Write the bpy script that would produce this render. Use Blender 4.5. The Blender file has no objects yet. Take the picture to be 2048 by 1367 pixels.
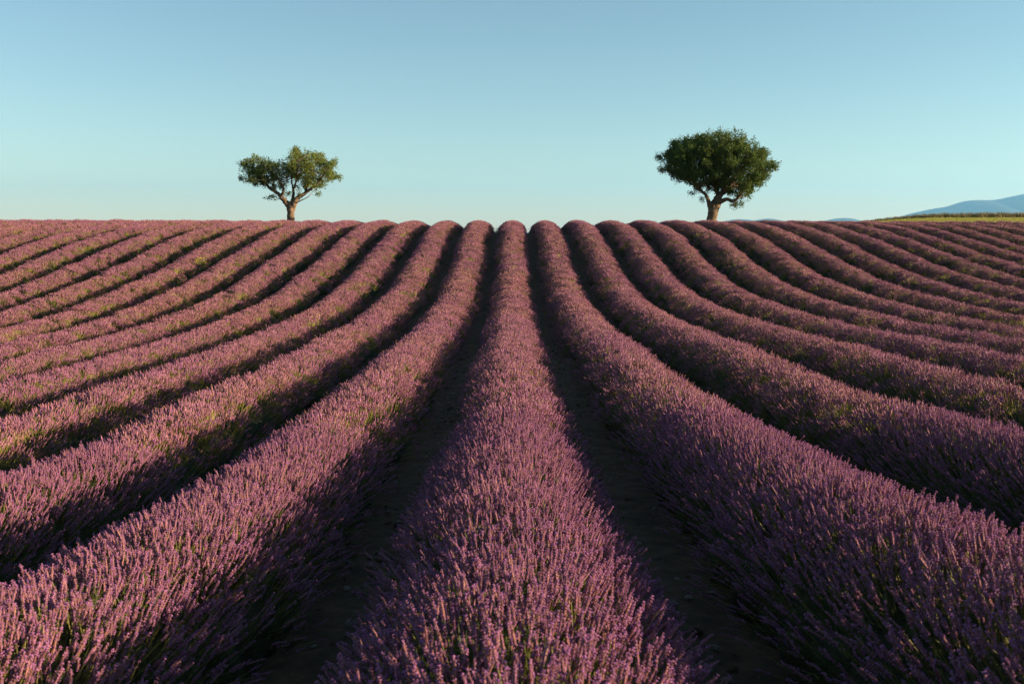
import bpy, math, random
import numpy as np
from mathutils import Vector, Matrix

R = math.radians
sc = bpy.context.scene
rng = np.random.default_rng(7)
random.seed(7)

# ------------------------------------------------------------------ camera, world, sun, exposure
CAMZ = 1.9
PITCH = 6.348
cam_d = bpy.data.cameras.new('camera')
cam = bpy.data.objects.new('camera', cam_d)
sc.collection.objects.link(cam)
cam.location = (0, 0, CAMZ)
cam.rotation_euler = (R(90 - PITCH), 0, 0)
cam_d.sensor_width = 36
cam_d.lens = 35
cam_d.clip_start = 0.05
cam_d.clip_end = 60000
cam_d.dof.use_dof = True
cam_d.dof.focus_distance = 15
cam_d.dof.aperture_fstop = 5.6
sc.camera = cam

SUN_AZ, SUN_EL = 96.0, 11.0
w = bpy.data.worlds.new('World')
sc.world = w
w.use_nodes = True
nt = w.node_tree
nt.nodes.clear()
sky = nt.nodes.new('ShaderNodeTexSky')
sky.sky_type = 'NISHITA'
sky.sun_disc = False
sky.sun_elevation = R(SUN_EL)
sky.sun_rotation = R(SUN_AZ)
sky.altitude = 600
sky.air_density = 0.95
sky.dust_density = 0.15
sky.ozone_density = 3.3
bg = nt.nodes.new('ShaderNodeBackground')
bg.inputs['Strength'].default_value = 0.0595
wo = nt.nodes.new('ShaderNodeOutputWorld')
tint = nt.nodes.new('ShaderNodeMix')
tint.data_type = 'RGBA'
tint.blend_type = 'MULTIPLY'
tint.inputs['Factor'].default_value = 1.0
tint.inputs['B'].default_value = (1.14, 0.965, 0.73, 1)
nt.links.new(sky.outputs[0], tint.inputs['A'])
nt.links.new(tint.outputs['Result'], bg.inputs['Color'])
nt.links.new(bg.outputs[0], wo.inputs['Surface'])

sun_d = bpy.data.lights.new('sun', 'SUN')
sun_d.energy = 5.0
sun_d.angle = R(0.55)
sun_d.color = (1.0, 0.72, 0.46)
sun = bpy.data.objects.new('sun', sun_d)
sc.collection.objects.link(sun)
sd = Vector((math.sin(R(SUN_AZ)) * math.cos(R(SUN_EL)), math.cos(R(SUN_AZ)) * math.cos(R(SUN_EL)), math.sin(R(SUN_EL))))
sun.rotation_euler = sd.to_track_quat('Z', 'Y').to_euler()
sun.location = sd * 60

vs = sc.view_settings
vs.view_transform = 'Standard'
vs.look = 'None'
vs.gamma = 1.0
vs.exposure = 2.0
vs.use_curve_mapping = False
sc.cycles.max_bounces = 6
sc.cycles.use_denoising = True
sc.cycles.denoiser = 'OPENIMAGEDENOISE'
sc.cycles.denoising_input_passes = 'RGB_ALBEDO_NORMAL'
sc.cycles.denoising_prefilter = 'NONE'
sc.cycles.use_adaptive_sampling = False
sc.cycles.transparent_max_bounces = 4
sc.cycles.volume_bounces = 0

# ------------------------------------------------------------------ helpers
COL = sc.collection


def tag(o, label=None, cat=None, group=None, kind=None):
    if label: o['label'] = label
    if cat: o['category'] = cat
    if group: o['group'] = group
    if kind: o['kind'] = kind
    return o


def empty(name, loc):
    o = bpy.data.objects.new(name, None)
    COL.objects.link(o)
    o.location = loc
    o.empty_display_size = 0.2
    return o


def mesh_np(name, verts, faces, mats=(), fmat=None, smooth=False):
    """faces: (N,3) or (N,4) integer array, or a list of such arrays"""
    me = bpy.data.meshes.new(name)
    if not isinstance(faces, list): faces = [faces]
    faces = [np.asarray(f, dtype=np.int32) for f in faces if len(f)]
    verts = np.asarray(verts, dtype=np.float32)
    me.vertices.add(len(verts))
    me.vertices.foreach_set('co', verts.ravel())
    nl = sum(f.size for f in faces)
    nf = sum(len(f) for f in faces)
    me.loops.add(nl)
    me.loops.foreach_set('vertex_index', np.concatenate([f.ravel() for f in faces]))
    me.polygons.add(nf)
    sizes = np.concatenate([np.full(len(f), f.shape[1], dtype=np.int32) for f in faces])
    starts = np.concatenate([[0], np.cumsum(sizes)[:-1]]).astype(np.int32)
    me.polygons.foreach_set('loop_start', starts)
    if fmat is not None: me.polygons.foreach_set('material_index', np.asarray(fmat, dtype=np.int32))
    if smooth: me.polygons.foreach_set('use_smooth', np.ones(nf, dtype=bool))
    me.update(calc_edges=True)
    for m in mats: me.materials.append(m)
    return me


def link(name, me, parent=None, loc=None):
    o = bpy.data.objects.new(name, me)
    COL.objects.link(o)
    if parent: o.parent = parent
    if loc is not None: o.location = loc
    return o


class MB:
    """collects triangles/quads with material indices"""
    def __init__(s): s.v = []; s.f = []; s.m = []
    def add(s, vs_, fs, m=0):
        b = len(s.v)
        s.v.extend([tuple(p) for p in vs_])
        for f in fs:
            s.f.append(tuple(i + b for i in f)); s.m.append(m)
    def tube(s, pts, rad, n, m=0, cap=True, flat=0.0, rnd=None):
        pts = [Vector(p) for p in pts]
        vs_ = []
        up = Vector((0.31, 0.83, 0.2)).normalized()
        for i, p in enumerate(pts):
            d = (pts[min(i + 1, len(pts) - 1)] - pts[max(i - 1, 0)]).normalized()
            a = d.cross(up).normalized(); b = d.cross(a)
            for k in range(n):
                th = 2 * math.pi * k / n
                r = rad[i] * (1 + (rnd.uniform(-flat, flat) if rnd else 0))
                vs_.append(p + (a * math.cos(th) + b * math.sin(th)) * r)
        fs = []
        for i in range(len(pts) - 1):
            for k in range(n):
                fs.append((i * n + k, i * n + (k + 1) % n, (i + 1) * n + (k + 1) % n, (i + 1) * n + k))
        if cap:
            vs_.append(pts[-1]); t = len(vs_) - 1
            for k in range(n): fs.append(((len(pts) - 1) * n + k, (len(pts) - 1) * n + (k + 1) % n, t))
        s.add(vs_, fs, m)
    def octa(s, c, d, L, r, m=0, n=4, mid=0.45):
        c = Vector(c); d = Vector(d).normalized()
        a = d.orthogonal().normalized(); b = d.cross(a)
        vs_ = [c]
        for k in range(n):
            th = 2 * math.pi * k / n
            vs_.append(c + d * L * mid + (a * math.cos(th) + b * math.sin(th)) * r)
        vs_.append(c + d * L)
        fs = []
        for k in range(n):
            fs.append((0, 1 + (k + 1) % n, 1 + k)); fs.append((n + 1, 1 + k, 1 + (k + 1) % n))
        s.add(vs_, fs, m)
    def build(s, name, mats, smooth=False):
        me = bpy.data.meshes.new(name)
        me.from_pydata(s.v, [], s.f)
        for m in mats: me.materials.append(m)
        me.polygons.foreach_set('material_index', s.m)
        if smooth: me.polygons.foreach_set('use_smooth', [True] * len(s.f))
        me.update()
        return me


# ------------------------------------------------------------------ materials
def mat_base(name):
    m = bpy.data.materials.new(name)
    m.use_nodes = True
    m.node_tree.nodes.clear()
    return m, m.node_tree.nodes, m.node_tree.links


def ramp(N, cols, pos=None):
    r = N.new('ShaderNodeValToRGB')
    e = r.color_ramp.elements
    while len(e) < len(cols): e.new(0.5)
    for i, c in enumerate(cols):
        e[i].position = pos[i] if pos else i / (len(cols) - 1)
        e[i].color = (*c, 1)
    return r


def noise(N, L, scale, coord='pos', detail=3, rough=0.55):
    n = N.new('ShaderNodeTexNoise')
    n.inputs['Scale'].default_value = scale
    n.inputs['Detail'].default_value = detail
    n.inputs['Roughness'].default_value = rough
    if coord == 'pos':
        g = N.new('ShaderNodeNewGeometry'); L.new(g.outputs['Position'], n.inputs['Vector'])
    else:
        t = N.new('ShaderNodeTexCoord'); L.new(t.outputs['Object'], n.inputs['Vector'])
    return n


def plant_mat(name, cols, patch, trans=0.3, patch_scale=0.9, patch_amt=0.35, rough=0.6, spec=0.2, drift=None, dry=None):
    """leaf or petal: colour varies from piece to piece and in patches over the field"""
    m, N, L = mat_base(name)
    oi = N.new('ShaderNodeObjectInfo')
    g = N.new('ShaderNodeNewGeometry')
    add = N.new('ShaderNodeMath'); add.operation = 'ADD'
    L.new(oi.outputs['Random'], add.inputs[0]); L.new(g.outputs['Random Per Island'], add.inputs[1])
    fr = N.new('ShaderNodeMath'); fr.operation = 'FRACT'; L.new(add.outputs[0], fr.inputs[0])
    if dry: rp = ramp(N, cols + [cols[-1], dry], [0.98 * i / (len(cols) - 1) for i in range(len(cols))] + [0.985, 0.988])
    else: rp = ramp(N, cols)
    L.new(fr.outputs[0], rp.inputs[0])
    nz = noise(N, L, patch_scale)
    mr = N.new('ShaderNodeMapRange')
    mr.inputs['From Min'].default_value = 0.45; mr.inputs['From Max'].default_value = 0.75
    mr.inputs['To Max'].default_value = patch_amt
    L.new(nz.outputs['Fac'], mr.inputs['Value'])
    mx = N.new('ShaderNodeMix'); mx.data_type = 'RGBA'
    L.new(mr.outputs[0], mx.inputs['Factor']); L.new(rp.outputs[0], mx.inputs['A'])
    mx.inputs['B'].default_value = (*patch, 1)
    if drift:
        n3 = noise(N, L, 0.16, 'pos', 2)
        m3 = N.new('ShaderNodeMapRange')
        m3.inputs['From Min'].default_value = 0.40; m3.inputs['From Max'].default_value = 0.62
        m3.inputs['To Max'].default_value = 0.6
        L.new(n3.outputs['Fac'], m3.inputs['Value'])
        mo = N.new('ShaderNodeMix'); mo.data_type = 'RGBA'
        L.new(m3.outputs[0], mo.inputs['Factor']); L.new(mx.outputs['Result'], mo.inputs['A'])
        mo.inputs['B'].default_value = (*drift, 1)
        mx = mo
    p = N.new('ShaderNodeBsdfPrincipled')
    p.inputs['Roughness'].default_value = rough
    p.inputs['Specular IOR Level'].default_value = spec
    L.new(mx.outputs['Result'], p.inputs['Base Color'])
    tr = N.new('ShaderNodeBsdfTranslucent'); L.new(mx.outputs['Result'], tr.inputs['Color'])
    ms = N.new('ShaderNodeMixShader'); ms.inputs[0].default_value = trans
    L.new(p.outputs[0], ms.inputs[1]); L.new(tr.outputs[0], ms.inputs[2])
    o = N.new('ShaderNodeOutputMaterial'); L.new(ms.outputs[0], o.inputs['Surface'])
    return m


M_CALYX = plant_mat('lavender_calyx', [(0.15, 0.062, 0.098), (0.26, 0.115, 0.125), (0.40, 0.205, 0.155), (0.20, 0.083, 0.13)], (0.28, 0.175, 0.095), 0.3, 1.1, 0.42, drift=(0.23, 0.09, 0.15), dry=(0.42, 0.27, 0.18))
M_PETAL = plant_mat('lavender_petal', [(0.28, 0.10, 0.34), (0.39, 0.155, 0.40), (0.50, 0.22, 0.42), (0.33, 0.125, 0.38)], (0.44, 0.20, 0.30), 0.3, 0.9, 0.3)
M_STEM = plant_mat('lavender_stem', [(0.14, 0.16, 0.032), (0.22, 0.21, 0.055), (0.17, 0.185, 0.042)], (0.25, 0.19, 0.08), 0.2, 0.8, 0.5)
M_LEAF = plant_mat('lavender_leaf', [(0.03, 0.045, 0.015), (0.045, 0.065, 0.02), (0.07, 0.09, 0.025)], (0.08, 0.08, 0.03), 0.2, 0.8, 0.5)
M_OAK = plant_mat('tree_leaf_dark', [(0.034, 0.070, 0.013), (0.056, 0.100, 0.017), (0.088, 0.135, 0.024), (0.042, 0.08, 0.015)], (0.10, 0.125, 0.022), 0.4, 0.8, 0.3)
M_ALMOND = plant_mat('tree_leaf_olive', [(0.068, 0.12, 0.020), (0.105, 0.16, 0.027), (0.15, 0.20, 0.036), (0.13, 0.14, 0.034)], (0.19, 0.17, 0.05), 0.42, 0.9, 0.5)
M_GRASS = plant_mat('meadow_grass', [(0.17, 0.21, 0.03), (0.24, 0.26, 0.04), (0.31, 0.28, 0.07)], (0.33, 0.29, 0.09), 0.25, 0.12, 0.5)
M_TALL = plant_mat('tall_grass_blade', [(0.05, 0.075, 0.025), (0.07, 0.09, 0.03), (0.16, 0.13, 0.06)], (0.18, 0.13, 0.07), 0.2, 0.3, 0.4)
M_STRAW = plant_mat('dry_stalk', [(0.28, 0.20, 0.09), (0.34, 0.25, 0.12)], (0.25, 0.22, 0.08), 0.2, 0.8, 0.4)
M_YELLOW = plant_mat('yellow_flower', [(0.45, 0.38, 0.03), (0.5, 0.42, 0.05)], (0.45, 0.38, 0.05), 0.2, 0.8, 0.3)
M_WEED = plant_mat('weed_leaf', [(0.13, 0.19, 0.03), (0.20, 0.24, 0.04)], (0.24, 0.24, 0.06), 0.3, 0.8, 0.3)


def rough_mat(name, cols, scale, bump=0.3, bscale=None, rough=0.9, detail=8, coord='pos', bdist=0.02):
    m, N, L = mat_base(name)
    nz = noise(N, L, scale, coord, detail, 0.65)
    rp = ramp(N, cols, [0.3 + 0.4 * i / (len(cols) - 1) for i in range(len(cols))])
    L.new(nz.outputs['Fac'], rp.inputs[0])
    p = N.new('ShaderNodeBsdfPrincipled')
    p.inputs['Roughness'].default_value = rough
    p.inputs['Specular IOR Level'].default_value = 0.15
    L.new(rp.outputs[0], p.inputs['Base Color'])
    n2 = noise(N, L, bscale or scale * 3, coord, 8, 0.7)
    b = N.new('ShaderNodeBump'); b.inputs['Strength'].default_value = bump
    b.inputs['Distance'].default_value = bdist
    L.new(n2.outputs['Fac'], b.inputs['Height']); L.new(b.outputs[0], p.inputs['Normal'])
    o = N.new('ShaderNodeOutputMaterial'); L.new(p.outputs[0], o.inputs['Surface'])
    return m


M_SOIL = rough_mat('field_soil', [(0.040, 0.026, 0.015), (0.075, 0.049, 0.028), (0.125, 0.083, 0.048)], 6.0, 0.9, 22, bdist=0.03)
M_STONE = rough_mat('field_stone', [(0.12, 0.10, 0.085), (0.20, 0.18, 0.15)], 12, 0.3, 40)
M_BARK = rough_mat('bark', [(0.055, 0.042, 0.028), (0.12, 0.087, 0.056), (0.20, 0.148, 0.092)], 5.0, 1.0, 14, bdist=0.05)
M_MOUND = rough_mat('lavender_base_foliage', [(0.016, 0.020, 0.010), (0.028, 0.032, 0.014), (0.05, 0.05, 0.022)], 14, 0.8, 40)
M_HILL = rough_mat('wooded_hill', [(0.018, 0.030, 0.024), (0.03, 0.045, 0.035), (0.05, 0.06, 0.05)], 0.004, 0.3, 0.01, bdist=10)

# ------------------------------------------------------------------ terrain
# heights (cm, eye level = 0) of a cubic B-spline net over the field
KX = np.linspace(-34, 34, 9)
KY = np.array([-4, 0, 4, 8, 12, 16, 20, 24, 28, 32, 36, 40, 44, 48, 52, 56, 60, 64.])
NET = np.array([-448,-452,-462,-476,-481,-470,-454,-445,-422,-365,-285,-217,-134,-77,-48,-21,-3,4,8,9,-366,-380,-398,-419,-436,-424,-412,-409,-394,-349,-274,-221,-136,-78,-47,-20,-6,2,9,14,-284,-309,-334,-361,-391,-378,-371,-373,-365,-333,-265,-223,-138,-79,-45,-19,-10,1,10,18,-201,-237,-271,-304,-344,-332,-333,-336,-335,-315,-260,-219,-142,-81,-40,-19,-13,0,11,23,-118,-166,-210,-247,-292,-288,-298,-300,-301,-288,-261,-209,-157,-105,-46,-21,-16,-1,13,28,-35,-95,-150,-196,-233,-242,-256,-264,-274,-269,-268,-226,-185,-121,-49,-21,-18,-2,14,33,49,-24,-94,-160,-211,-244,-242,-263,-270,-273,-259,-222,-161,-84,-40,-20,-16,-4,16,38,133,46,-39,-126,-198,-255,-263,-300,-290,-274,-253,-230,-175,-114,-65,-24,-17,-6,17,44,218,116,13,-92,-185,-262,-290,-329,-311,-282,-260,-253,-221,-189,-126,-59,-35,-10,20,50,303,185,65,-58,-173,-267,-318,-353,-331,-292,-270,-276,-270,-261,-190,-103,-56,-15,22,57,388,255,117,-24,-160,-272,-347,-377,-351,-303,-281,-298,-320,-329,-254,-149,-76,-19,24,63]).reshape(11, 20) / 100.0


def bsp(t, k):
    i = np.interp(t, k, np.arange(len(k)))
    M = np.zeros((len(t), len(k) + 2))
    for j in range(len(k) + 2):
        d = np.abs(i - (j - 1))
        M[:, j] = np.where(d < 1, 2 / 3 - d ** 2 + d ** 3 / 2, np.where(d < 2, (2 - d) ** 3 / 6, 0))
    return M


def sstep(t, a, b):
    t = np.clip((t - a) / (b - a), 0, 1)
    return t * t * (3 - 2 * t)


YC = 55.0


def terrain_grid(xs, ys):
    """ground height on the grid xs x ys -> array [len(ys), len(xs)]"""
    Z = bsp(np.minimum(ys, YC), KY) @ NET.T @ bsp(xs, KX).T
    x = xs[None, :]; y = ys[:, None]
    t = np.maximum(0, y - YC)
    lift = 0.045 * sstep(y, 50, 56)
    fall = -0.95 * (1 - np.exp(-(t / 14.0) ** 2)) - 0.08 * np.maximum(0, t - 62)
    rise = 0.060 * np.minimum(t, 6) + 0.0245 * np.clip(t - 6, 0, 50) - 0.09 * np.maximum(0, t - 62)
    rise = np.maximum(rise, -9)
    k = sstep(x - 0.24 * t, 3, 34)
    mid = sstep(t, 0, 25)
    Z = Z * (1 - mid) - 0.2 * mid
    Z = Z + lift + np.maximum(fall, -8.0) * (1 - k) + rise * k
    far = np.maximum(np.abs(x) / 2.0, np.maximum(y, -y * 1.5))
    b = sstep(far, 110, 420)
    plain = -10.0 - 6 * sstep(np.hypot(x, y), 400, 4000)
    Z = Z * (1 - b) + plain * b
    return Z + CAMZ


GX = np.arange(-44, 44.01, 0.25); GY = np.arange(-8, 124.01, 0.25)
GZ = terrain_grid(GX, GY)


def ground(x, y):
    x = np.asarray(x, float); y = np.asarray(y, float)
    u = np.clip((x - GX[0]) / 0.25, 0, len(GX) - 1.001); v = np.clip((y - GY[0]) / 0.25, 0, len(GY) - 1.001)
    i = u.astype(int); j = v.astype(int); a = u - i; b = v - j
    return (GZ[j, i] * (1 - a) + GZ[j, i + 1] * a) * (1 - b) + (GZ[j + 1, i] * (1 - a) + GZ[j + 1, i + 1] * a) * b


def grow(edge, first, last, ratio=1.35):
    out = []; s = first; p = edge
    while p < last:
        p += s; s *= ratio; out.append(min(p, last))
    return np.array(out)


xs = np.arange(-44, 44.01, 0.3)
px_ = grow(xs[-1], 0.5, 16300)
xs = np.concatenate([-px_[::-1], xs, px_])
ys = np.arange(-8, 72.01, 0.3)
ys = np.concatenate([-grow(8, 0.5, 1800)[::-1], ys, grow(ys[-1], 0.5, 120 , 1.05), grow(120, 3, 16600)])
ZG = terrain_grid(xs, ys)
XX, YY = np.meshgrid(xs, ys)
near = (np.abs(XX) < 44) & (YY < 72) & (YY > -8)
ZG = ZG + np.where(near, rng.normal(0, 0.012, ZG.shape), 0)
nx_, ny_ = len(xs), len(ys)
idx = np.arange(nx_ * ny_).reshape(ny_, nx_)
quads = np.stack([idx[:-1, :-1], idx[:-1, 1:], idx[1:, 1:], idx[1:, :-1]], -1).reshape(-1, 4)
me = mesh_np('ground', np.stack([XX, YY, ZG], -1).reshape(-1, 3), quads, [M_SOIL], smooth=True)
tag(link('ground', me), 'bare brown soil showing between the lavender rows', None, None, 'structure')

# ------------------------------------------------------------------ far hills on the skyline
F = 1991.0
CP, SP = math.cos(R(PITCH)), math.sin(R(PITCH))


def at(px, py, dist):
    """point on the ray through a photo pixel at forward distance dist"""
    u = (px - 1024) / F; v = (683.5 - py) / F
    ry = CP + v * SP; rz = -SP + v * CP
    t = dist / ry
    return Vector((u * t, dist, CAMZ + rz * t))


def hill(name, outline, dist, depth, label, seed):
    pts = [at(px, py, dist) for px, py in outline]
    X = np.array([p.x for p in pts]); Zr = np.array([p.z for p in pts])
    n = 120
    gx = np.linspace(X[0], X[-1], n); gz = np.interp(gx, X, Zr)
    k = np.ones(5) / 5
    gz = np.convolve(np.pad(gz, 2, 'edge'), k, 'valid')
    rs = np.random.default_rng(seed)
    ss = np.linspace(-1, 1, 25)
    base = -20.0
    V = np.zeros((25, n, 3))
    ph = rs.uniform(0, 6.28, 6)
    for i, s in enumerate(ss):
        prof = (1 - abs(s) ** 1.15)
        gully = sum(math.exp(-j * 0.5) * np.sin(gx / (dist * 0.012) * (j + 1) + ph[j] + s * 3 * (j % 2)) for j in range(5))
        mod = 1 + 0.10 * gully * (1 - prof) * prof * 2
        V[i, :, 0] = gx + s * depth * 0.15
        V[i, :, 1] = dist + s * depth
        V[i, :, 2] = base + (gz - base) * prof * mod
    ii = np.arange(25 * n).reshape(25, n)
    q = np.stack([ii[:-1, :-1], ii[:-1, 1:], ii[1:, 1:], ii[1:, :-1]], -1).reshape(-1, 4)
    o = link(name, mesh_np(name, V.reshape(-1, 3), q, [M_HILL], smooth=True))
    return tag(o, label, None, None, 'structure')


hill('mountain', [(1790, 440), (1808, 430), (1840, 423), (1879, 414.5), (1886, 416), (1900, 411), (1915, 405.6), (1928, 402), (1945, 400.3), (1965, 399.8), (1983, 400.8), (2000, 398), (2020, 393.5), (2048, 388), (2090, 378), (2160, 366), (2230, 372), (2330, 392), (2450, 430), (2500, 462)], 14000, 2600, 'long hazy blue mountain rising above the tall grass', 3)
hill('hill', [(1420, 464.0), (1445, 443.0), (1462, 439.5), (1479, 438.0), (1496, 439.0), (1508, 441.0), (1520, 438.5), (1535, 436.8), (1550, 438.0), (1566, 441.5), (1590, 448.0), (1620, 464.0)], 14600, 1300, 'low hazy blue twin hill behind the dense round tree', 5)
hill('hill', [(1610, 464.0), (1640, 445.0), (1655, 440.0), (1672, 437.0), (1688, 435.6), (1702, 436.5), (1716, 439.5), (1735, 445.0), (1775, 464.0)], 14400, 1300, 'small hazy blue hill behind the sparse dry stalks', 8)

# ------------------------------------------------------------------ instancing of small plants
def scatter_group(name, sets):
    """node group: points with attributes lod (int), q (quaternion), s (float) -> instances of the prototypes in sets[lod]"""
    g = bpy.data.node_groups.new(name, 'GeometryNodeTree')
    g.interface.new_socket('Geometry', in_out='INPUT', socket_type='NodeSocketGeometry')
    g.interface.new_socket('Geometry', in_out='OUTPUT', socket_type='NodeSocketGeometry')
    N, L = g.nodes, g.links
    gi = N.new('NodeGroupInput'); go = N.new('NodeGroupOutput')

    def attr(nm, dt):
        a = N.new('GeometryNodeInputNamedAttribute'); a.data_type = dt
        a.inputs['Name'].default_value = nm
        return next(o for o in a.outputs if o.enabled and o.name == 'Attribute')
    q = attr('q', 'QUATERNION'); s = attr('s', 'FLOAT'); lod = attr('lod', 'INT'); var = attr('var', 'INT')
    out = N.new('GeometryNodeJoinGeometry')
    for i, protos in enumerate(sets):
        cmp = N.new('FunctionNodeCompare'); cmp.data_type = 'INT'; cmp.operation = 'EQUAL'
        ins = [x for x in cmp.inputs if x.enabled]
        L.new(lod, ins[0]); ins[1].default_value = i
        jn = N.new('GeometryNodeJoinGeometry')
        for p in protos:
            oi = N.new('GeometryNodeObjectInfo')
            oi.inputs['Object'].default_value = p
            oi.inputs['As Instance'].default_value = True
            L.new(oi.outputs['Geometry'], jn.inputs[0])
        ip = N.new('GeometryNodeInstanceOnPoints')
        L.new(gi.outputs[0], ip.inputs['Points'])
        L.new(cmp.outputs[0], ip.inputs['Selection'])
        L.new(jn.outputs[0], ip.inputs['Instance'])
        ip.inputs['Pick Instance'].default_value = True
        L.new(var, ip.inputs['Instance Index'])
        L.new(q, ip.inputs['Rotation']); L.new(s, ip.inputs['Scale'])
        L.new(ip.outputs[0], out.inputs[0])
    L.new(out.outputs[0], go.inputs[0])
    return g


def scatter(name, parent, group, P, Q, S, LOD, VAR, loc=None, mats=()):
    me = bpy.data.meshes.new(name)
    me.vertices.add(len(P))
    me.vertices.foreach_set('co', np.asarray(P, np.float32).ravel())
    for nm, tp, val, key in (('q', 'QUATERNION', Q, 'value'), ('s', 'FLOAT', S, 'value'), ('lod', 'INT', LOD, 'value'), ('var', 'INT', VAR, 'value')):
        a = me.attributes.new(nm, tp, 'POINT')
        a.data.foreach_set(key, np.asarray(val, np.int32 if tp == 'INT' else np.float32).ravel())
    for m in mats: me.materials.append(m)
    o = link(name, me, parent, loc)
    md = o.modifiers.new('scatter', 'NODES'); md.node_group = group
    o['kind'] = 'stuff'
    return o


def quats(D, spin):
    """rotation taking +Z to the unit vectors D after a spin about Z"""
    z = np.clip(D[:, 2], -0.9999, 1)
    w_ = np.sqrt((1 + z) / 2)
    k = 1 / (2 * w_)
    a = np.stack([w_, -D[:, 1] * k, D[:, 0] * k, np.zeros_like(k)], -1)
    c, s = np.cos(spin / 2), np.sin(spin / 2)
    w1, x1, y1, z1 = a.T
    return np.stack([w1 * c - z1 * s, x1 * c + y1 * s, y1 * c - x1 * s, w1 * s + z1 * c], -1)


def proto(name, me):
    return bpy.data.objects.new(name, me)


# ------------------------------------------------------------------ lavender: spike prototypes (+Z along the stem, tip at about 0)
LAV = [M_STEM, M_CALYX, M_PETAL]


def spike_near(seed):
    r = random.Random(seed)
    b = MB()
    L = 0.36; hl = r.uniform(0.075, 0.105)
    bx, by = r.gauss(0, .025), r.gauss(0, .025)
    def c(t): return Vector((bx * t * t, by * t * t, -L + L * t))
    b.tube([c(0), c(.35), c(.7), c(1)], [.0022, .002, .0017, .0012], 3, 0)
    whorls = [(1 - hl / L * k / 7.0) for k in range(8)] + ([1 - hl / L - r.uniform(.06, .1)] if r.random() < .6 else [])
    b.tube([c(1 - hl / L), c(1 - .7 * hl / L), c(1 - .35 * hl / L), c(1.0)], [.0028, .0056, .0052, .0028], 5, 1)
    for wi, t in enumerate(whorls):
        p = c(t); fat = 0.75 if wi == 0 else (1.0 if wi < 7 else .8)
        n = r.choice((5, 6, 6, 7)); a0 = r.uniform(0, 6.28)
        for k in range(n):
            a = a0 + 6.283 * k / n + r.uniform(-.25, .25)
            tl = r.uniform(.35, .8) if wi else r.uniform(.1, .5)
            d = Vector((math.cos(a) * math.sin(tl), math.sin(a) * math.sin(tl), math.cos(tl)))
            l = r.uniform(.0085, .0115) * fat
            b.octa(p + d * .001, d, l, .0027 * fat, 1, 4, .55)
            if r.random() < .40:
                b.octa(p + d * l * .8, (d + Vector((0, 0, -.3 + r.uniform(-.3, .3)))), .0072, .0036, 2, 4, .7)
    for k in range(2):
        t = r.uniform(.15, .5); a = r.uniform(0, 6.28)
        d = Vector((math.cos(a) * .5, math.sin(a) * .5, .85)); q = Vector((-math.sin(a), math.cos(a), 0)) * .0022
        p = c(t); l = r.uniform(.03, .05)
        b.add([p - q, p + q, p + d * l * .6 + q * 1.2, p + d * l, p + d * l * .6 - q * 1.2], [(0, 1, 2), (0, 2, 4), (4, 2, 3)], 0)
    return b.build('flower_spike', LAV)


def head(b, r, base, d, hl, rad, n, rings, petal=.25):
    """a whorled flower head as a knobbly spindle"""
    a = d.orthogonal().normalized(); c = d.cross(a)
    vs_ = []
    for i in range(rings):
        t = i / (rings - 1)
        rr = rad * (.55 + .45 * math.sin(math.pi * min(1, t * .9 + .12))) * (1.25 if i % 2 else .7)
        if i in (0, rings - 1): rr *= .45
        off = r.uniform(0, 1)
        for k in range(n):
            th = 6.283 * (k + off * .3) / n
            vs_.append(base + d * (hl * t + r.uniform(-.004, .004)) + (a * math.cos(th) + c * math.sin(th)) * rr * r.uniform(.75, 1.25))
    bi = len(b.v)
    b.v.extend([tuple(v) for v in vs_])
    for i in range(rings - 1):
        for k in range(n):
            b.f.append((bi + i * n + k, bi + i * n + (k + 1) % n, bi + (i + 1) * n + (k + 1) % n, bi + (i + 1) * n + k))
            b.m.append(2 if r.random() < petal else 1)


def tuft(seed, count, spread, n, rings, rad, petal):
    r = random.Random(seed)
    b = MB()
    for i in range(count):
        a = r.uniform(0, 6.28); q = math.sqrt((i + .5) / count) * spread
        tip = Vector((math.cos(a) * q, math.sin(a) * q, r.uniform(-.08, .012)))
        d = Vector((math.cos(a) * q * 1.1 + r.uniform(-.16, .16), math.sin(a) * q * 1.1 + r.uniform(-.16, .16), 1)).normalized()
        hl = r.uniform(.05, .078)
        base = tip - d * hl
        foot = tip - d * r.uniform(.26, .34)
        s = d.orthogonal().normalized() * .0022
        if n >= 5: b.tube([foot, base + d * .01], [.0021, .0016], 3, 0, cap=False)
        else: b.add([foot - s * 1.5, foot + s * 1.5, base + s, base - s], [(0, 1, 2, 3)], 0)
        head(b, r, base, d, hl, rad * r.uniform(.85, 1.15), n, rings, petal)
    return b.build('spike_tuft', LAV)


def sprig(seed):
    r = random.Random(seed)
    b = MB()
    for i in range(14):
        a = r.uniform(0, 6.28); tl = r.uniform(.1, .7)
        d = Vector((math.cos(a) * math.sin(tl), math.sin(a) * math.sin(tl), math.cos(tl)))
        q = d.orthogonal().normalized() * r.uniform(.0018, .003)
        p = Vector((r.uniform(-.02, .02), r.uniform(-.02, .02), r.uniform(-.04, .02))); l = r.uniform(.05, .11)
        b.add([p - q, p + q, p + d * l * .6 + q, p + d * l, p + d * l * .6 - q], [(0, 1, 2), (0, 2, 4), (4, 2, 3)], 0)
    return b.build('leaf_sprig', [M_LEAF])


NEAR = [proto('spike_shape', spike_near(10 + i)) for i in range(6)]
MID = [proto('tuft_shape', tuft(30 + i, 10, .09, 5, 6, .0050, .28)) for i in range(5)]
FARP = [proto('tuft_shape', tuft(50 + i, 25, .145, 4, 4, .0058, .2)) for i in range(5)]
SPRIG = [proto('sprig_shape', sprig(70 + i)) for i in range(4)]
G_LAV = scatter_group('lavender_scatter', [NEAR, MID, FARP, SPRIG])

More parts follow.
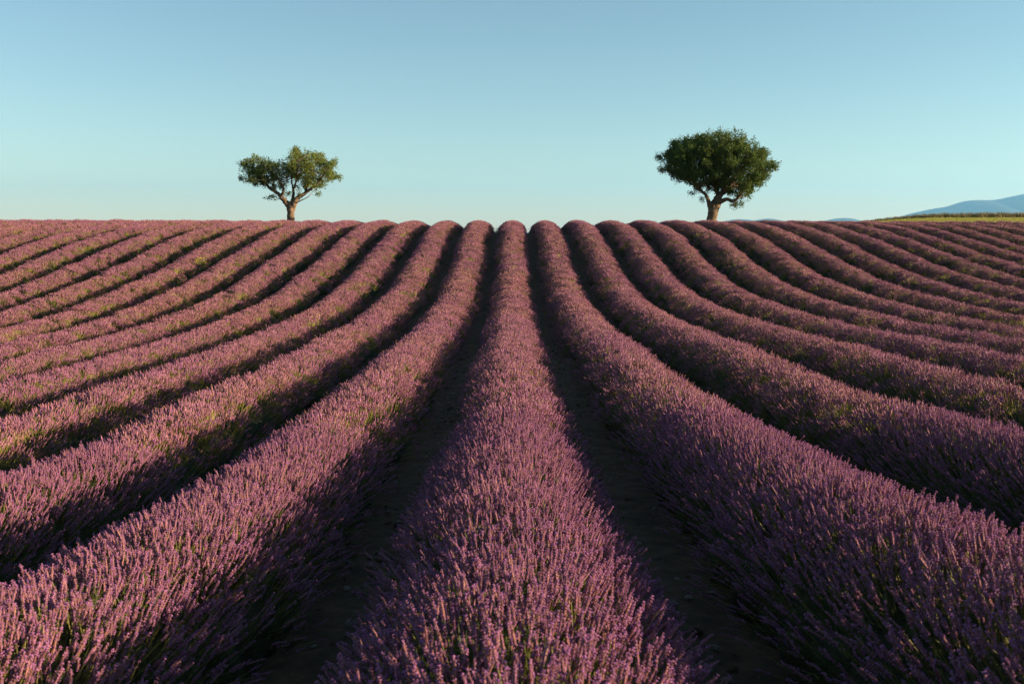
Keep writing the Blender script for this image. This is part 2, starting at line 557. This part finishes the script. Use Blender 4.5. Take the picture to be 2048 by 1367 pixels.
# ------------------------------------------------------------------ lavender rows
S_ROW, WID, HGT = 1.8, 0.76, 0.705
ORD = ['', 'first', 'second', 'third', 'fourth', 'fifth', 'sixth', 'seventh', 'eighth', 'ninth', 'tenth', 'eleventh', 'twelfth', 'thirteenth', 'fourteenth', 'fifteenth', 'sixteenth', 'seventeenth', 'eighteenth', 'nineteenth']
NROW = 19
D1, D2 = 9.5, 24.0
view = Matrix.Rotation(R(-(90 - PITCH)), 3, 'X')


def project(P):
    d = P - np.array([0, 0, CAMZ])
    yc = d[:, 1] * CP - d[:, 2] * SP
    zc = d[:, 1] * SP + d[:, 2] * CP
    return 1024 + F * d[:, 0] / yc, 683.5 - F * zc / yc, yc


def lavender_row(n):
    rs = np.random.default_rng(1000 + n)
    x0 = n * S_ROW
    y0 = max(-1.5, abs(x0) / 0.95 - 5.0)
    y1 = 67.0 if n < 9 else 60.5 + 0.3 * (n - 9)
    base = Vector((x0, y0, float(ground([x0], [y0])[0])))
    root = empty('lavender_row', base)
    b0 = np.array(base)
    if n == 0: lab = 'lavender row running straight up the middle between the two trees'
    else:
        side = 'forked open-crowned tree' if n < 0 else 'dense round-crowned tree'
        lab = '%s lavender row from the middle row, on the side of the %s' % (ORD[abs(n)], side)
    tag(root, lab, 'lavender row', 'rows of blooming lavender')
    # plants along the row
    yp = np.cumsum(rs.uniform(.36, .52, int((y1 - y0) / .36) + 3)) + y0 - .5
    ps = rs.normal(1, .022, len(yp)); pxo = rs.normal(0, .015, len(yp))
    wav = lambda y: 0.03 * np.sin(y * .7 + n * 1.7) + .02 * np.sin(y * 1.9 + n)

    def plant(y):
        i = np.clip(np.searchsorted(yp, y), 1, len(yp) - 1)
        i = np.where(np.abs(yp[i - 1] - y) < np.abs(yp[i] - y), i - 1, i)
        return i, (y - yp[i]) / .22
    # low foliage: a knobbly half tube
    yy = [y0]
    while yy[-1] < y1: yy.append(yy[-1] + max(.10, .012 * math.hypot(yy[-1], x0)))
    yy = np.array(yy); nt_ = 15
    th = np.linspace(-.02, math.pi + .02, nt_)
    Yg, Tg = np.meshgrid(yy, th, indexing='ij')
    i_, u_ = plant(Yg.ravel())
    rad = (.66 * ps[i_] * (1 - .05 * u_ ** 2)).reshape(Yg.shape) * (1 + rs.normal(0, .06, Yg.shape))
    Xg = x0 + wav(Yg) + WID * 1.08 * rad * np.sign(np.cos(Tg)) * np.abs(np.cos(Tg)) ** .8; Zg = ground(x0 + 0 * Yg, Yg) + HGT * rad * np.sin(Tg) - .01
    Yj = Yg + rs.normal(0, .015, Yg.shape)
    V = np.stack([Xg, Yj, Zg], -1).reshape(-1, 3) - b0
    ii = np.arange(len(yy) * nt_).reshape(len(yy), nt_)
    q = np.stack([ii[:-1, :-1], ii[1:, :-1], ii[1:, 1:], ii[:-1, 1:]], -1).reshape(-1, 4)
    link('foliage', mesh_np('foliage', V, q, [M_MOUND], smooth=True), root)

    # flower spikes: tips lie on a half-ellipse, stems fan out from each plant
    def make(ya, yb, per_m, lod, jit):
        m = int((yb - ya) * per_m)
        if m < 1: return None
        y = rs.uniform(ya, yb, m)
        t = np.arccos(np.clip(rs.uniform(-1.02, 1.02, m), -1, 1)) * .45 + rs.uniform(.0, math.pi, m) * .55
        i, u = plant(y)
        k = ps[i] * (1 - .03 * u ** 2) * (1.02 - np.abs(rs.normal(0, jit, m)) + (rs.uniform(0, 1, m) < .04) * rs.uniform(0, .07, m))
        if lod == 3: k *= rs.uniform(.62, .82, m)
        cx = x0 + wav(y) + pxo[i]
        ct = np.cos(t) * (1 + .10 * (1 - np.sin(t)))
        P = np.stack([cx + WID * k * ct, y + .10 * u * k, ground(cx + WID * np.cos(t) * .5, y) + HGT * k * np.sin(t) + .015], -1)
        D = np.stack([np.cos(t) * .95 + rs.normal(0, .14, m), .30 * u + rs.normal(0, .15, m), np.sin(t) + .22 + rs.normal(0, .08, m)], -1)
        D /= np.linalg.norm(D, axis=1)[:, None]
        s = rs.uniform(.56, .88, m) if lod == 0 else rs.uniform(.8, 1.12, m)
        return P, D, s, np.full(m, lod), rs.integers(0, 60, m), rs.uniform(0, 6.283, m)
    # split the row by distance from where the picture was taken
    def yat(d): return math.sqrt(max(0, d * d - x0 * x0))
    a, b = yat(D1), yat(D2)
    a = min(max(a, y0), y1) if a > 0 else y0
    b = min(max(b, a), y1)
    parts = [make(y0, a, 1000, 0, .075), make(y0, a, 260, 3, .05), make(a, b, 112, 1, .06), make(b, y1, 52, 2, .03)]
    parts = [p for p in parts if p]
    P, D, s, lod, var, spin = [np.concatenate([p[j] for p in parts]) for j in range(6)]
    Q = quats(D, spin)
    keep = np.ones(len(P), bool)
    if abs(n) <= 1:
        # the 300 largest flower spikes are objects of their own
        px, py, dp = project(P)
        ok = (lod == 0) & (px > 0) & (px < 2048) & (py < 1400) & (py > 0) & (dp > .5)
        up = (P[:, 2] - ground(P[:, 0], P[:, 1])) > .38
        cand = np.where(ok & up)[0]
        cand = cand[np.argsort(dp[cand])][:300]
        keep[cand] = False
        for i in cand:
            o = bpy.data.objects.new('flower_spike', NEAR[var[i] % 6].data)
            o.parent = root
            o.location = P[i] - b0
            o.rotation_mode = 'QUATERNION'; o.rotation_quaternion = Q[i]
            o.scale = (s[i],) * 3
            COL.objects.link(o)
    nvar = np.array([6, 5, 5, 4])[lod]
    scatter('flower_spikes', root, G_LAV, (P - b0)[keep], Q[keep], s[keep], lod[keep], (var % nvar)[keep], mats=LAV)
    return int(keep.sum())


TOT = sum(lavender_row(n) for n in range(-NROW, NROW + 1))
print('lavender instances', TOT)

# ------------------------------------------------------------------ stones and clods in the trenches
def stone(seed):
    rs = np.random.default_rng(seed)
    b = MB()
    vs_ = []
    for i, (zz, rr) in enumerate(((-.6, .6), (0, 1), (.5, .75))):
        for k in range(6):
            a = 6.283 * k / 6 + .3 * i
            vs_.append((rr * math.cos(a) * rs.uniform(.75, 1.2), rr * math.sin(a) * rs.uniform(.6, 1.0), zz * rs.uniform(.5, .8)))
    vs_ += [(0, 0, .62)]
    fs = []
    for i in range(2):
        for k in range(6):
            fs.append((i * 6 + k, i * 6 + (k + 1) % 6, (i + 1) * 6 + (k + 1) % 6, (i + 1) * 6 + k))
    for k in range(6): fs.append((12 + k, 12 + (k + 1) % 6, 18))
    b.add(vs_, fs)
    return b.build('stone', [M_STONE if seed % 2 else M_SOIL])


STONES = [proto('stone_shape', stone(i)) for i in range(6)]
G_ST = scatter_group('stone_scatter', [STONES])
m = 9000
yS = rng.uniform(1.0, 26, m) ** 1.0
tr = rng.integers(-9, 9, m)
xS = (tr + .5) * S_ROW + rng.normal(0, .16, m)
ok = np.abs(xS) < .62 * yS + 2
xS, yS = xS[ok], yS[ok]
Dn = rng.normal(0, .3, (len(xS), 3)); Dn[:, 2] = 1; Dn /= np.linalg.norm(Dn, axis=1)[:, None]
o = scatter('stones', None, G_ST, np.stack([xS, yS, ground(xS, yS) + .004], -1), quats(Dn, rng.uniform(0, 6.28, len(xS))), .007 + .036 * rng.uniform(0, 1, len(xS)) ** 3, np.zeros(len(xS)), rng.integers(0, 6, len(xS)), mats=[M_STONE])
tag(o, 'small stones and clods lying in the soil between rows', None, None, 'stuff')

# ------------------------------------------------------------------ trees
def in_poly(px, py, poly):
    x, y = poly[:, 0], poly[:, 1]
    inside = np.zeros(len(px), bool)
    j = len(poly) - 1
    for i in range(len(poly)):
        c = ((y[i] > py) != (y[j] > py)) & (px < (x[j] - x[i]) * (py - y[i]) / (y[j] - y[i] + 1e-9) + x[i])
        inside ^= c
        j = i
    return inside


def edge_dist(px, py, poly):
    d = np.full(len(px), 1e9)
    for i in range(len(poly)):
        a, b = poly[i - 1], poly[i]
        ab = b - a
        t = np.clip(((px - a[0]) * ab[0] + (py - a[1]) * ab[1]) / (ab @ ab + 1e-9), 0, 1)
        d = np.minimum(d, np.hypot(px - a[0] - t * ab[0], py - a[1] - t * ab[1]))
    return d


def smooth_path(pts, n=4):
    pts = [np.array(p, float) for p in pts]
    P = [pts[0]] + pts + [pts[-1]]
    out = []
    for i in range(1, len(P) - 2):
        for k in range(n):
            t = k / n
            out.append(.5 * (2 * P[i] + (P[i + 1] - P[i - 1]) * t + (2 * P[i - 1] - 5 * P[i] + 4 * P[i + 1] - P[i + 2]) * t * t + (3 * P[i] - P[i - 1] - 3 * P[i + 1] + P[i + 2]) * t ** 3))
    out.append(pts[-1])
    return out


def tree(name, label, foot_px, dist, org, sc_, limbs, outline, extra, leaf, nclump, per, thick, seed, shoots, lsize, dense, nbough, gap):
    """limbs and outline are in crop pixels (origin org, sc_ crop px per photo px); depth is given per limb in metres"""
    rs = np.random.default_rng(seed); rr = random.Random(seed)
    X0 = (foot_px - 1024) / F * dist
    gz = float(ground([X0], [dist])[0])
    root = empty(name, (X0, dist, gz - .03))
    k = dist / F / sc_
    p0 = at(foot_px, 441, dist)

    def loc(u, v, dep=0.0):
        px = org[0] + u / sc_; py = org[1] + v / sc_
        p = at(px, py, dist)
        return np.array([p.x - X0, dep, p.z - (gz - .03)])
    paths = []
    for li, (nm, pts, parent) in enumerate(limbs):
        P = [np.append(loc(u, v, dep), w_ * k * (.5 if nm == 'trunk' or j_ < 3 else .40)) for j_, (u, v, w_, dep) in enumerate(pts)]
        if nm == 'trunk':
            f = P[0].copy(); f[2] = -.1; f[3] *= 1.35
            g = P[0].copy(); g[2] = P[0][2] * .35; g[3] *= 1.1
            P = [f, g] + P
        P = smooth_path(P, 4)
        paths.append((nm, P))
        b = MB()
        b.tube([p[:3] + rs.normal(0, .12 * p[3], 3) * (1 if 0 < i < len(P) - 1 else 0) for i, p in enumerate(P)], [max(.012, p[3]) for p in P], 9, 0, True, .10, rr)
        link(nm, b.build(nm, [M_BARK], True), root)
    # boughs fill the crown's volume, clumps of leaves sit round each bough
    poly = np.array([loc(u, v)[[0, 2]] for u, v in outline])
    poly = poly.mean(0) + (poly - poly.mean(0)) * .95
    lo, hi = poly.min(0), poly.max(0)
    bo = np.zeros((0, 3))
    while len(bo) < nbough:
        q = rs.uniform(lo, hi, (3000, 2))
        q = q[in_poly(q[:, 0], q[:, 1], poly)]
        e = edge_dist(q[:, 0], q[:, 1], poly)
        f = np.clip(e / (.34 * thick), 0, 1)
        h = thick * np.sqrt(f * (2 - f))
        s = rs.uniform(-1, 1, len(q)); y = np.sign(s) * np.abs(s) ** dense * h
        ok = (e > .08) & (rs.uniform(0, 1, len(q)) < (h + 1.2) / (thick + 1.2))
        for p in np.stack([q[:, 0], y, q[:, 1]], -1)[ok]:
            if len(bo) < nbough and (len(bo) == 0 or np.min(np.linalg.norm(bo - p, axis=1)) > gap): bo = np.vstack([bo, p])
        gap *= .97
    bi = rs.integers(0, nbough, nclump * 2); N2 = nclump * 2
    dv = rs.normal(0, 1, (nclump * 2, 3)); dv /= np.linalg.norm(dv, axis=1)[:, None]
    br = rs.uniform(.26, .50, nbough)
    c = bo[bi] + dv * (br[bi] * rs.uniform(.35, 1.05, nclump * 2))[:, None] * np.array([1, 1, .85])
    ins = in_poly(c[:, 0], c[:, 2], poly)
    near_edge = edge_dist(c[:, 0], c[:, 2], poly) < .10
    c = c[ins & (~near_edge | (rs.uniform(0, 1, len(c)) < .6))][:nclump]
    for (u, v, r_, nn) in extra:
        ctr = loc(u, v)
        c = np.vstack([c, ctr + rs.normal(0, r_ * k * .5, (nn, 3))])
    # twigs to some of the clumps from the nearest limb
    sk = np.array([p for nm, P in paths if nm != 'trunk' for p in P[9:]])
    b = MB()
    ne = sum(e[3] for e in extra)
    for q in list(c[rs.choice(len(c) - ne, 170, False)]) + list(c[len(c) - ne::14]):
        d = np.linalg.norm(sk[:, :3] - q, axis=1) + np.where(sk[:, 2] > q[2] + .1, 1.0, 0)
        a = sk[np.argmin(d)]
        if np.linalg.norm(a[:3] - q) < .12: continue
        mid = (a[:3] * .55 + q * .45) + np.array([0, 0, -.08]) + rs.normal(0, .05, 3)
        b.tube([a[:3], mid, q], [min(a[3] * .5, .028), .015, .006], 4, 0, False)
    link('twigs', b.build('twigs', [M_BARK], True), root)['kind'] = 'stuff'
    # leaves: small bent blades round each clump centre
    ctr = c.mean(0) * .6 + np.array([0, 0, lo[1]]) * .4
    out = c - ctr; out /= np.linalg.norm(out, axis=1)[:, None] + 1e-6
    cl = np.repeat(np.arange(len(c)), per)
    n = len(cl)
    ax = out[cl] * .6 + np.array([0, 0, .55]) + rs.normal(0, .45, (len(c), 3))[cl]
    ax /= np.linalg.norm(ax, axis=1)[:, None]
    tt = rs.uniform(-1, 1, n)[:, None]
    pos = c[cl] + ax * tt * (.10 + shoots * rs.uniform(0, .16, len(c))[cl][:, None]) + rs.normal(0, .055, (n, 3))
    d = ax * .5 + rs.normal(0, .7, (n, 3)); d /= np.linalg.norm(d, axis=1)[:, None]
    s2 = np.cross(d, rs.normal(0, 1, (n, 3))); s2 /= np.linalg.norm(s2, axis=1)[:, None]
    nrm = np.cross(d, s2)
    ln = rs.uniform(.7, 1.25, n)[:, None] * lsize
    V = np.stack([pos, pos + d * ln * .5 + s2 * ln * .34 + nrm * ln * .1, pos + d * ln, pos + d * ln * .5 - s2 * ln * .34 + nrm * ln * .1], 1).reshape(-1, 3)
    i4 = np.arange(n)[:, None] * 4
    T = np.concatenate([i4 + np.array([0, 1, 2]), i4 + np.array([0, 2, 3])], 1).reshape(-1, 3)
    link('crown', mesh_np('crown', V, T, [leaf]), root)['kind'] = 'stuff'
    tag(root, label, 'tree')
    return root


tree('tree', 'open-crowned tree with pale forked trunk and two leafy lobes', 580, 60.5, (440, 270), 7.196,
     [('trunk', [(1012, 1235, 108, 0), (1018, 1100, 104, 0), (1018, 1060, 112, 0), (1020, 1000, 90, 0), (1022, 955, 44, 0)], None),
      ('branch', [(1003, 1100, 70, 0), (985, 1015, 80, 0), (930, 938, 76, -.05), (870, 870, 68, -.15), (790, 800, 62, -.2), (715, 755, 52, -.1), (600, 660, 36, .1), (480, 560, 22, .3), (400, 470, 10, .5)], None),
      ('branch', [(880, 880, 45, -.15), (935, 815, 38, -.4), (930, 740, 32, -.5), (880, 640, 24, -.7), (840, 500, 12, -.9)], None),
      ('branch', [(1035, 985, 55, 0), (1045, 900, 46, .15), (1045, 820, 40, .3), (1025, 740, 32, .4), (1005, 650, 26, .5), (1010, 480, 16, .8), (1060, 330, 8, 1.0)], None),
      ('branch', [(1035, 1100, 70, 0), (1055, 1010, 84, 0), (1105, 915, 72, .05), (1190, 855, 62, .1), (1280, 790, 52, .1), (1380, 720, 40, -.1), (1480, 610, 28, -.3), (1580, 500, 12, -.5)], None),
      ('branch', [(1225, 830, 44, .1), (1235, 730, 36, .5), (1290, 600, 28, .9), (1310, 420, 18, 1.2), (1340, 290, 8, 1.3)], None),
      ('branch', [(1060, 800, 30, -.2), (1130, 700, 26, -.8), (1180, 560, 18, -1.2), (1200, 400, 8, -1.4)], None),
      ('branch', [(1085, 990, 18, -.1), (1180, 940, 14, -.2), (1275, 895, 12, -.25), (1340, 815, 10, -.1), (1400, 760, 7, 0)], None)],
     [(255, 430), (300, 370), (360, 320), (480, 300), (570, 265), (625, 310), (640, 350), (730, 340), (760, 370), (825, 360), (840, 410), (880, 400), (880, 340), (940, 330), (980, 340), (1000, 230), (1060, 240), (1100, 180), (1135, 170), (1145, 225), (1200, 240), (1280, 190), (1365, 165), (1420, 220), (1480, 210), (1495, 270), (1540, 330), (1560, 370), (1640, 350), (1700, 345), (1725, 420), (1690, 470), (1725, 560), (1735, 630), (1670, 690), (1600, 680), (1560, 640), (1500, 690), (1500, 740), (1430, 780), (1350, 760), (1250, 720), (1190, 760), (1150, 830), (1100, 820), (1090, 760), (1060, 640), (960, 620), (930, 670), (870, 740), (780, 750), (700, 745), (640, 720), (570, 740), (510, 710), (400, 710), (370, 690), (280, 660), (280, 620), (330, 590), (300, 520), (315, 470)],
     [(720, 885, 40, 5), (800, 905, 30, 4), (985, 850, 55, 8), (1410, 845, 40, 5), (1130, 870, 25, 3), (620, 690, 50, 16), (760, 740, 40, 12), (520, 690, 45, 14), (860, 730, 40, 10), (1240, 720, 60, 16), (1400, 740, 50, 14), (1640, 400, 50, 14), (1670, 600, 50, 14), (1110, 230, 40, 12), (310, 420, 40, 12), (310, 630, 35, 8)],
     M_ALMOND, 1150, 24, 1.75, 21, .5, .08, .75, 110, .45)

tree('tree', 'dense round-crowned dark green tree with short leaning trunk', 1424, 58.2, (1280, 240), 6.51,
     [('trunk', [(930, 1305, 128, 0), (945, 1200, 126, 0), (955, 1130, 112, 0), (962, 1080, 84, 0), (966, 1040, 40, 0)], None),
      ('branch', [(933, 1240, 60, 0), (915, 1140, 66, 0), (888, 1060, 58, -.1), (850, 980, 52, -.2), (760, 900, 44, -.3), (650, 780, 36, -.3), (500, 640, 26, 0), (340, 520, 10, .3)], None),
      ('branch', [(958, 1230, 90, 0), (985, 1130, 104, 0), (1012, 1040, 104, .1), (1060, 960, 95, .2), (1140, 890, 72, .2), (1230, 760, 56, .2), (1330, 600, 40, .4), (1430, 420, 20, .5), (1480, 330, 8, .6)], None),
      ('branch', [(1030, 1070, 66, -.1), (1100, 1035, 52, -.4), (1190, 1052, 44, -.6), (1260, 990, 38, -.8), (1320, 900, 30, -1.0), (1450, 780, 20, -1.1), (1600, 680, 8, -1.0)], None),
      ('branch', [(1035, 980, 66, .2), (1000, 860, 56, .6), (950, 700, 44, 1.0), (900, 500, 30, 1.3), (860, 280, 10, 1.4)], None),
      ('branch', [(1080, 930, 56, .1), (1100, 780, 46, -.6), (1080, 600, 34, -1.1), (1060, 400, 22, -1.4), (1040, 230, 8, -1.5)], None)],
     [(195, 480), (215, 400), (290, 430), (340, 380), (350, 310), (400, 270), (450, 230), (520, 235), (580, 190), (650, 190), (720, 185), (790, 145), (850, 165), (900, 135), (960, 155), (1020, 115), (1060, 145), (1130, 125), (1200, 155), (1270, 165), (1310, 215), (1370, 195), (1440, 235), (1490, 285), (1500, 350), (1500, 420), (1560, 400), (1610, 350), (1640, 400), (1680, 450), (1670, 540), (1760, 550), (1775, 625), (1720, 690), (1650, 760), (1600, 820), (1560, 890), (1500, 950), (1400, 965), (1340, 1000), (1250, 1010), (1220, 930), (1120, 915), (1060, 880), (990, 890), (910, 980), (870, 950), (900, 900), (800, 890), (690, 950), (640, 920), (660, 850), (550, 820), (440, 770), (430, 720), (350, 680), (240, 690), (230, 650), (290, 610), (220, 560)],
     [(1245, 1110, 60, 12), (1200, 1070, 40, 6), (1335, 1085, 30, 5), (815, 1030, 25, 4), (680, 950, 25, 5), (1290, 970, 60, 26), (1400, 950, 60, 26), (1180, 940, 40, 14), (760, 860, 60, 18), (900, 870, 50, 14), (1130, 880, 60, 18), (280, 650, 40, 12), (1000, 880, 50, 14), (1060, 860, 50, 14), (1600, 420, 40, 14), (1730, 600, 40, 14)],
     M_OAK, 4600, 24, 2.4, 33, .9, .078, .5, 230, .45)

# ------------------------------------------------------------------ meadow and tall grass beyond the field's end, weeds
def grass_tuft(seed, n, h, spread, wid, mats, dry=0.0):
    r = random.Random(seed)
    b = MB()
    for i in range(n):
        a = r.uniform(0, 6.28); q = r.uniform(0, spread)
        p = Vector((math.cos(a) * q, math.sin(a) * q, -.02))
        l = h * r.uniform(.55, 1.15); le = r.uniform(.05, .45)
        d = Vector((math.cos(a + r.uniform(-1, 1)) * le, math.sin(a + r.uniform(-1, 1)) * le, 1)).normalized()
        s = Vector((-d.y + r.uniform(-.5, .5), d.x + r.uniform(-.5, .5), 0)).normalized() * wid
        mm = 1 if (len(mats) > 1 and r.random() < dry) else 0
        b.add([p - s, p + s, p + d * l * .6 + s * .8, p + d * l * .6 - s * .8, p + d * l + Vector((d.x, d.y, 0)) * l * .25], [(0, 1, 2, 3), (3, 2, 4)], mm)
    return b.build('grass_tuft', mats)


MEADOW = [proto('meadow_shape', grass_tuft(i, 16, .16, .22, .006, [M_GRASS])) for i in range(4)]
TALL = [proto('tall_shape', grass_tuft(20 + i, 46, .62, .30, .011, [M_TALL, M_STRAW], .22)) for i in range(5)]
STALK = [proto('stalk_shape', grass_tuft(40 + i, 5, .75, .12, .005, [M_STRAW, M_WEED], .35)) for i in range(5)]
G_GR = scatter_group('grass_scatter', [MEADOW, TALL, STALK])


def grass(name, label, P, s, lod, nv):
    n = len(P)
    D = rng.normal(0, .08, (n, 3)); D[:, 2] = 1; D /= np.linalg.norm(D, axis=1)[:, None]
    o = scatter(name, None, G_GR, P, quats(D, rng.uniform(0, 6.28, n)), s, np.full(n, lod), rng.integers(0, nv, n), mats=[M_GRASS])
    return tag(o, label, None, None, 'stuff')


def big_ground(x, y):
    return np.array([float(terrain_grid(np.array([a]), np.array([b]))[0, 0]) for a, b in zip(x, y)])


n = 40000
y = rng.uniform(58, 112, n); x = y * rng.uniform(.30, .90, n)
ok = (y > 62.0 + .3 * np.maximum(0, (x / 1.8 - 9)) * .3) & (x > 17)
x, y = x[ok], y[ok]
gxs = np.arange(10, 112, .5); gys = np.arange(55, 125, .5); gzz = terrain_grid(gxs, gys)
def zz(x, y):
    return gzz[np.clip(((y - 55) * 2).round().astype(int), 0, len(gys) - 1), np.clip(((x - 10) * 2).round().astype(int), 0, len(gxs) - 1)]
grass('meadow_grass', 'yellow green mown grass strip beyond the end of the rows', np.stack([x, y, zz(x, y)], -1), rng.uniform(.7, 1.3, len(x)), 0, 4)
n = 2300
x = rng.uniform(35, 100, n); y = 109 + rng.normal(0, .8, n) + .03 * (x - 40)
grass('tall_grass', 'dark band of tall rough grass edging the yellow meadow', np.stack([x, y, zz(x, y)], -1), rng.uniform(.5, .95, n) * np.clip((x - 31) / 14, .35, 1.25), 1, 5)
n = 90
x = rng.uniform(17.0, 25, n); y = rng.uniform(60.5, 66, n)
grass('dry_stalks', 'sparse dry stalks standing on the crest past the rows', np.stack([x, y, zz(x, y)], -1), rng.uniform(.6, 1.25, n), 2, 5)
# a little green growth at the top of a trench
y = rng.uniform(58, 66, 60); x = -.9 + rng.normal(0, .3, 60)
grass('trench_weeds', 'small green weeds at the top of the trench beside the middle row', np.stack([x, y, ground(x, y)], -1), rng.uniform(.4, .9, 60), 2, 5)


def weed(label, px, py, n_row, side, yellow, h):
    """a weed growing out of a lavender row, at the row's flank"""
    x0 = n_row * S_ROW + side * .5
    y0 = x0 * F / (px - 1024)
    g = float(ground([x0], [y0])[0])
    root = empty('weed', (x0, y0, g))
    r = random.Random(px)
    st = MB(); lf = MB(); fl = MB()
    for i in range(9):
        a = r.uniform(0, 6.28); le = r.uniform(.08, .4)
        top = Vector((math.cos(a) * le * h, math.sin(a) * le * h, h * r.uniform(.8, 1.1)))
        st.tube([(0, 0, 0), top * .5 + Vector((0, 0, .06)), top], [.006, .005, .003], 4)
        for k in range(14):
            t = r.uniform(.45, 1); p = top * t; b_ = r.uniform(0, 6.28)
            d = Vector((math.cos(b_), math.sin(b_), r.uniform(0, .9))).normalized(); s = d.cross(Vector((0, 0, 1))).normalized() * .012
            l = r.uniform(.06, .12)
            lf.add([p, p + d * l * .5 + s, p + d * l, p + d * l * .5 - s], [(0, 1, 2), (0, 2, 3)])
        if yellow:
            for k in range(4):
                p = top + Vector((r.uniform(-.05, .05), r.uniform(-.05, .05), r.uniform(-.05, .04)))
                fl.octa(p, (r.uniform(-1, 1), r.uniform(-1, 1), 1), .03, .018, 0, 6, .8)
    link('stem', st.build('stem', [M_WEED]), root)
    link('leaves', lf.build('leaves', [M_WEED]), root)['kind'] = 'stuff'
    if yellow: link('flowers', fl.build('flowers', [M_YELLOW]), root)['kind'] = 'stuff'
    tag(root, label, 'weed')


weed('yellow flowering weed poking out of the seventh row on the forked tree side', 403, 515, -7, 1, True, .62)
weed('bright green leafy weed in the ninth row on the dense tree side', 1825, 492, 9, -1, False, .66)

# ------------------------------------------------------------------ the air
b = MB()
x0, x1, y0, y1, z0, z1 = -16400, 16400, -2000, 16700, -24, 760
b.add([(x0, y0, z0), (x1, y0, z0), (x1, y1, z0), (x0, y1, z0), (x0, y0, z1), (x1, y0, z1), (x1, y1, z1), (x0, y1, z1)],
      [(0, 3, 2, 1), (4, 5, 6, 7), (0, 1, 5, 4), (1, 2, 6, 5), (2, 3, 7, 6), (3, 0, 4, 7)])
hm = bpy.data.materials.new('haze'); hm.use_nodes = True
hm.node_tree.nodes.clear()
pv = hm.node_tree.nodes.new('ShaderNodeVolumePrincipled')
pv.inputs['Color'].default_value = (0.21, 0.57, 1.0, 1)
pv.inputs['Density'].default_value = 5.1e-5
pv.inputs['Anisotropy'].default_value = 0.2
ho = hm.node_tree.nodes.new('ShaderNodeOutputMaterial')
hm.node_tree.links.new(pv.outputs[0], ho.inputs['Volume'])
tag(link('haze', b.build('haze', [hm])), 'thin blue air between the field and the mountains', None, None, 'stuff')
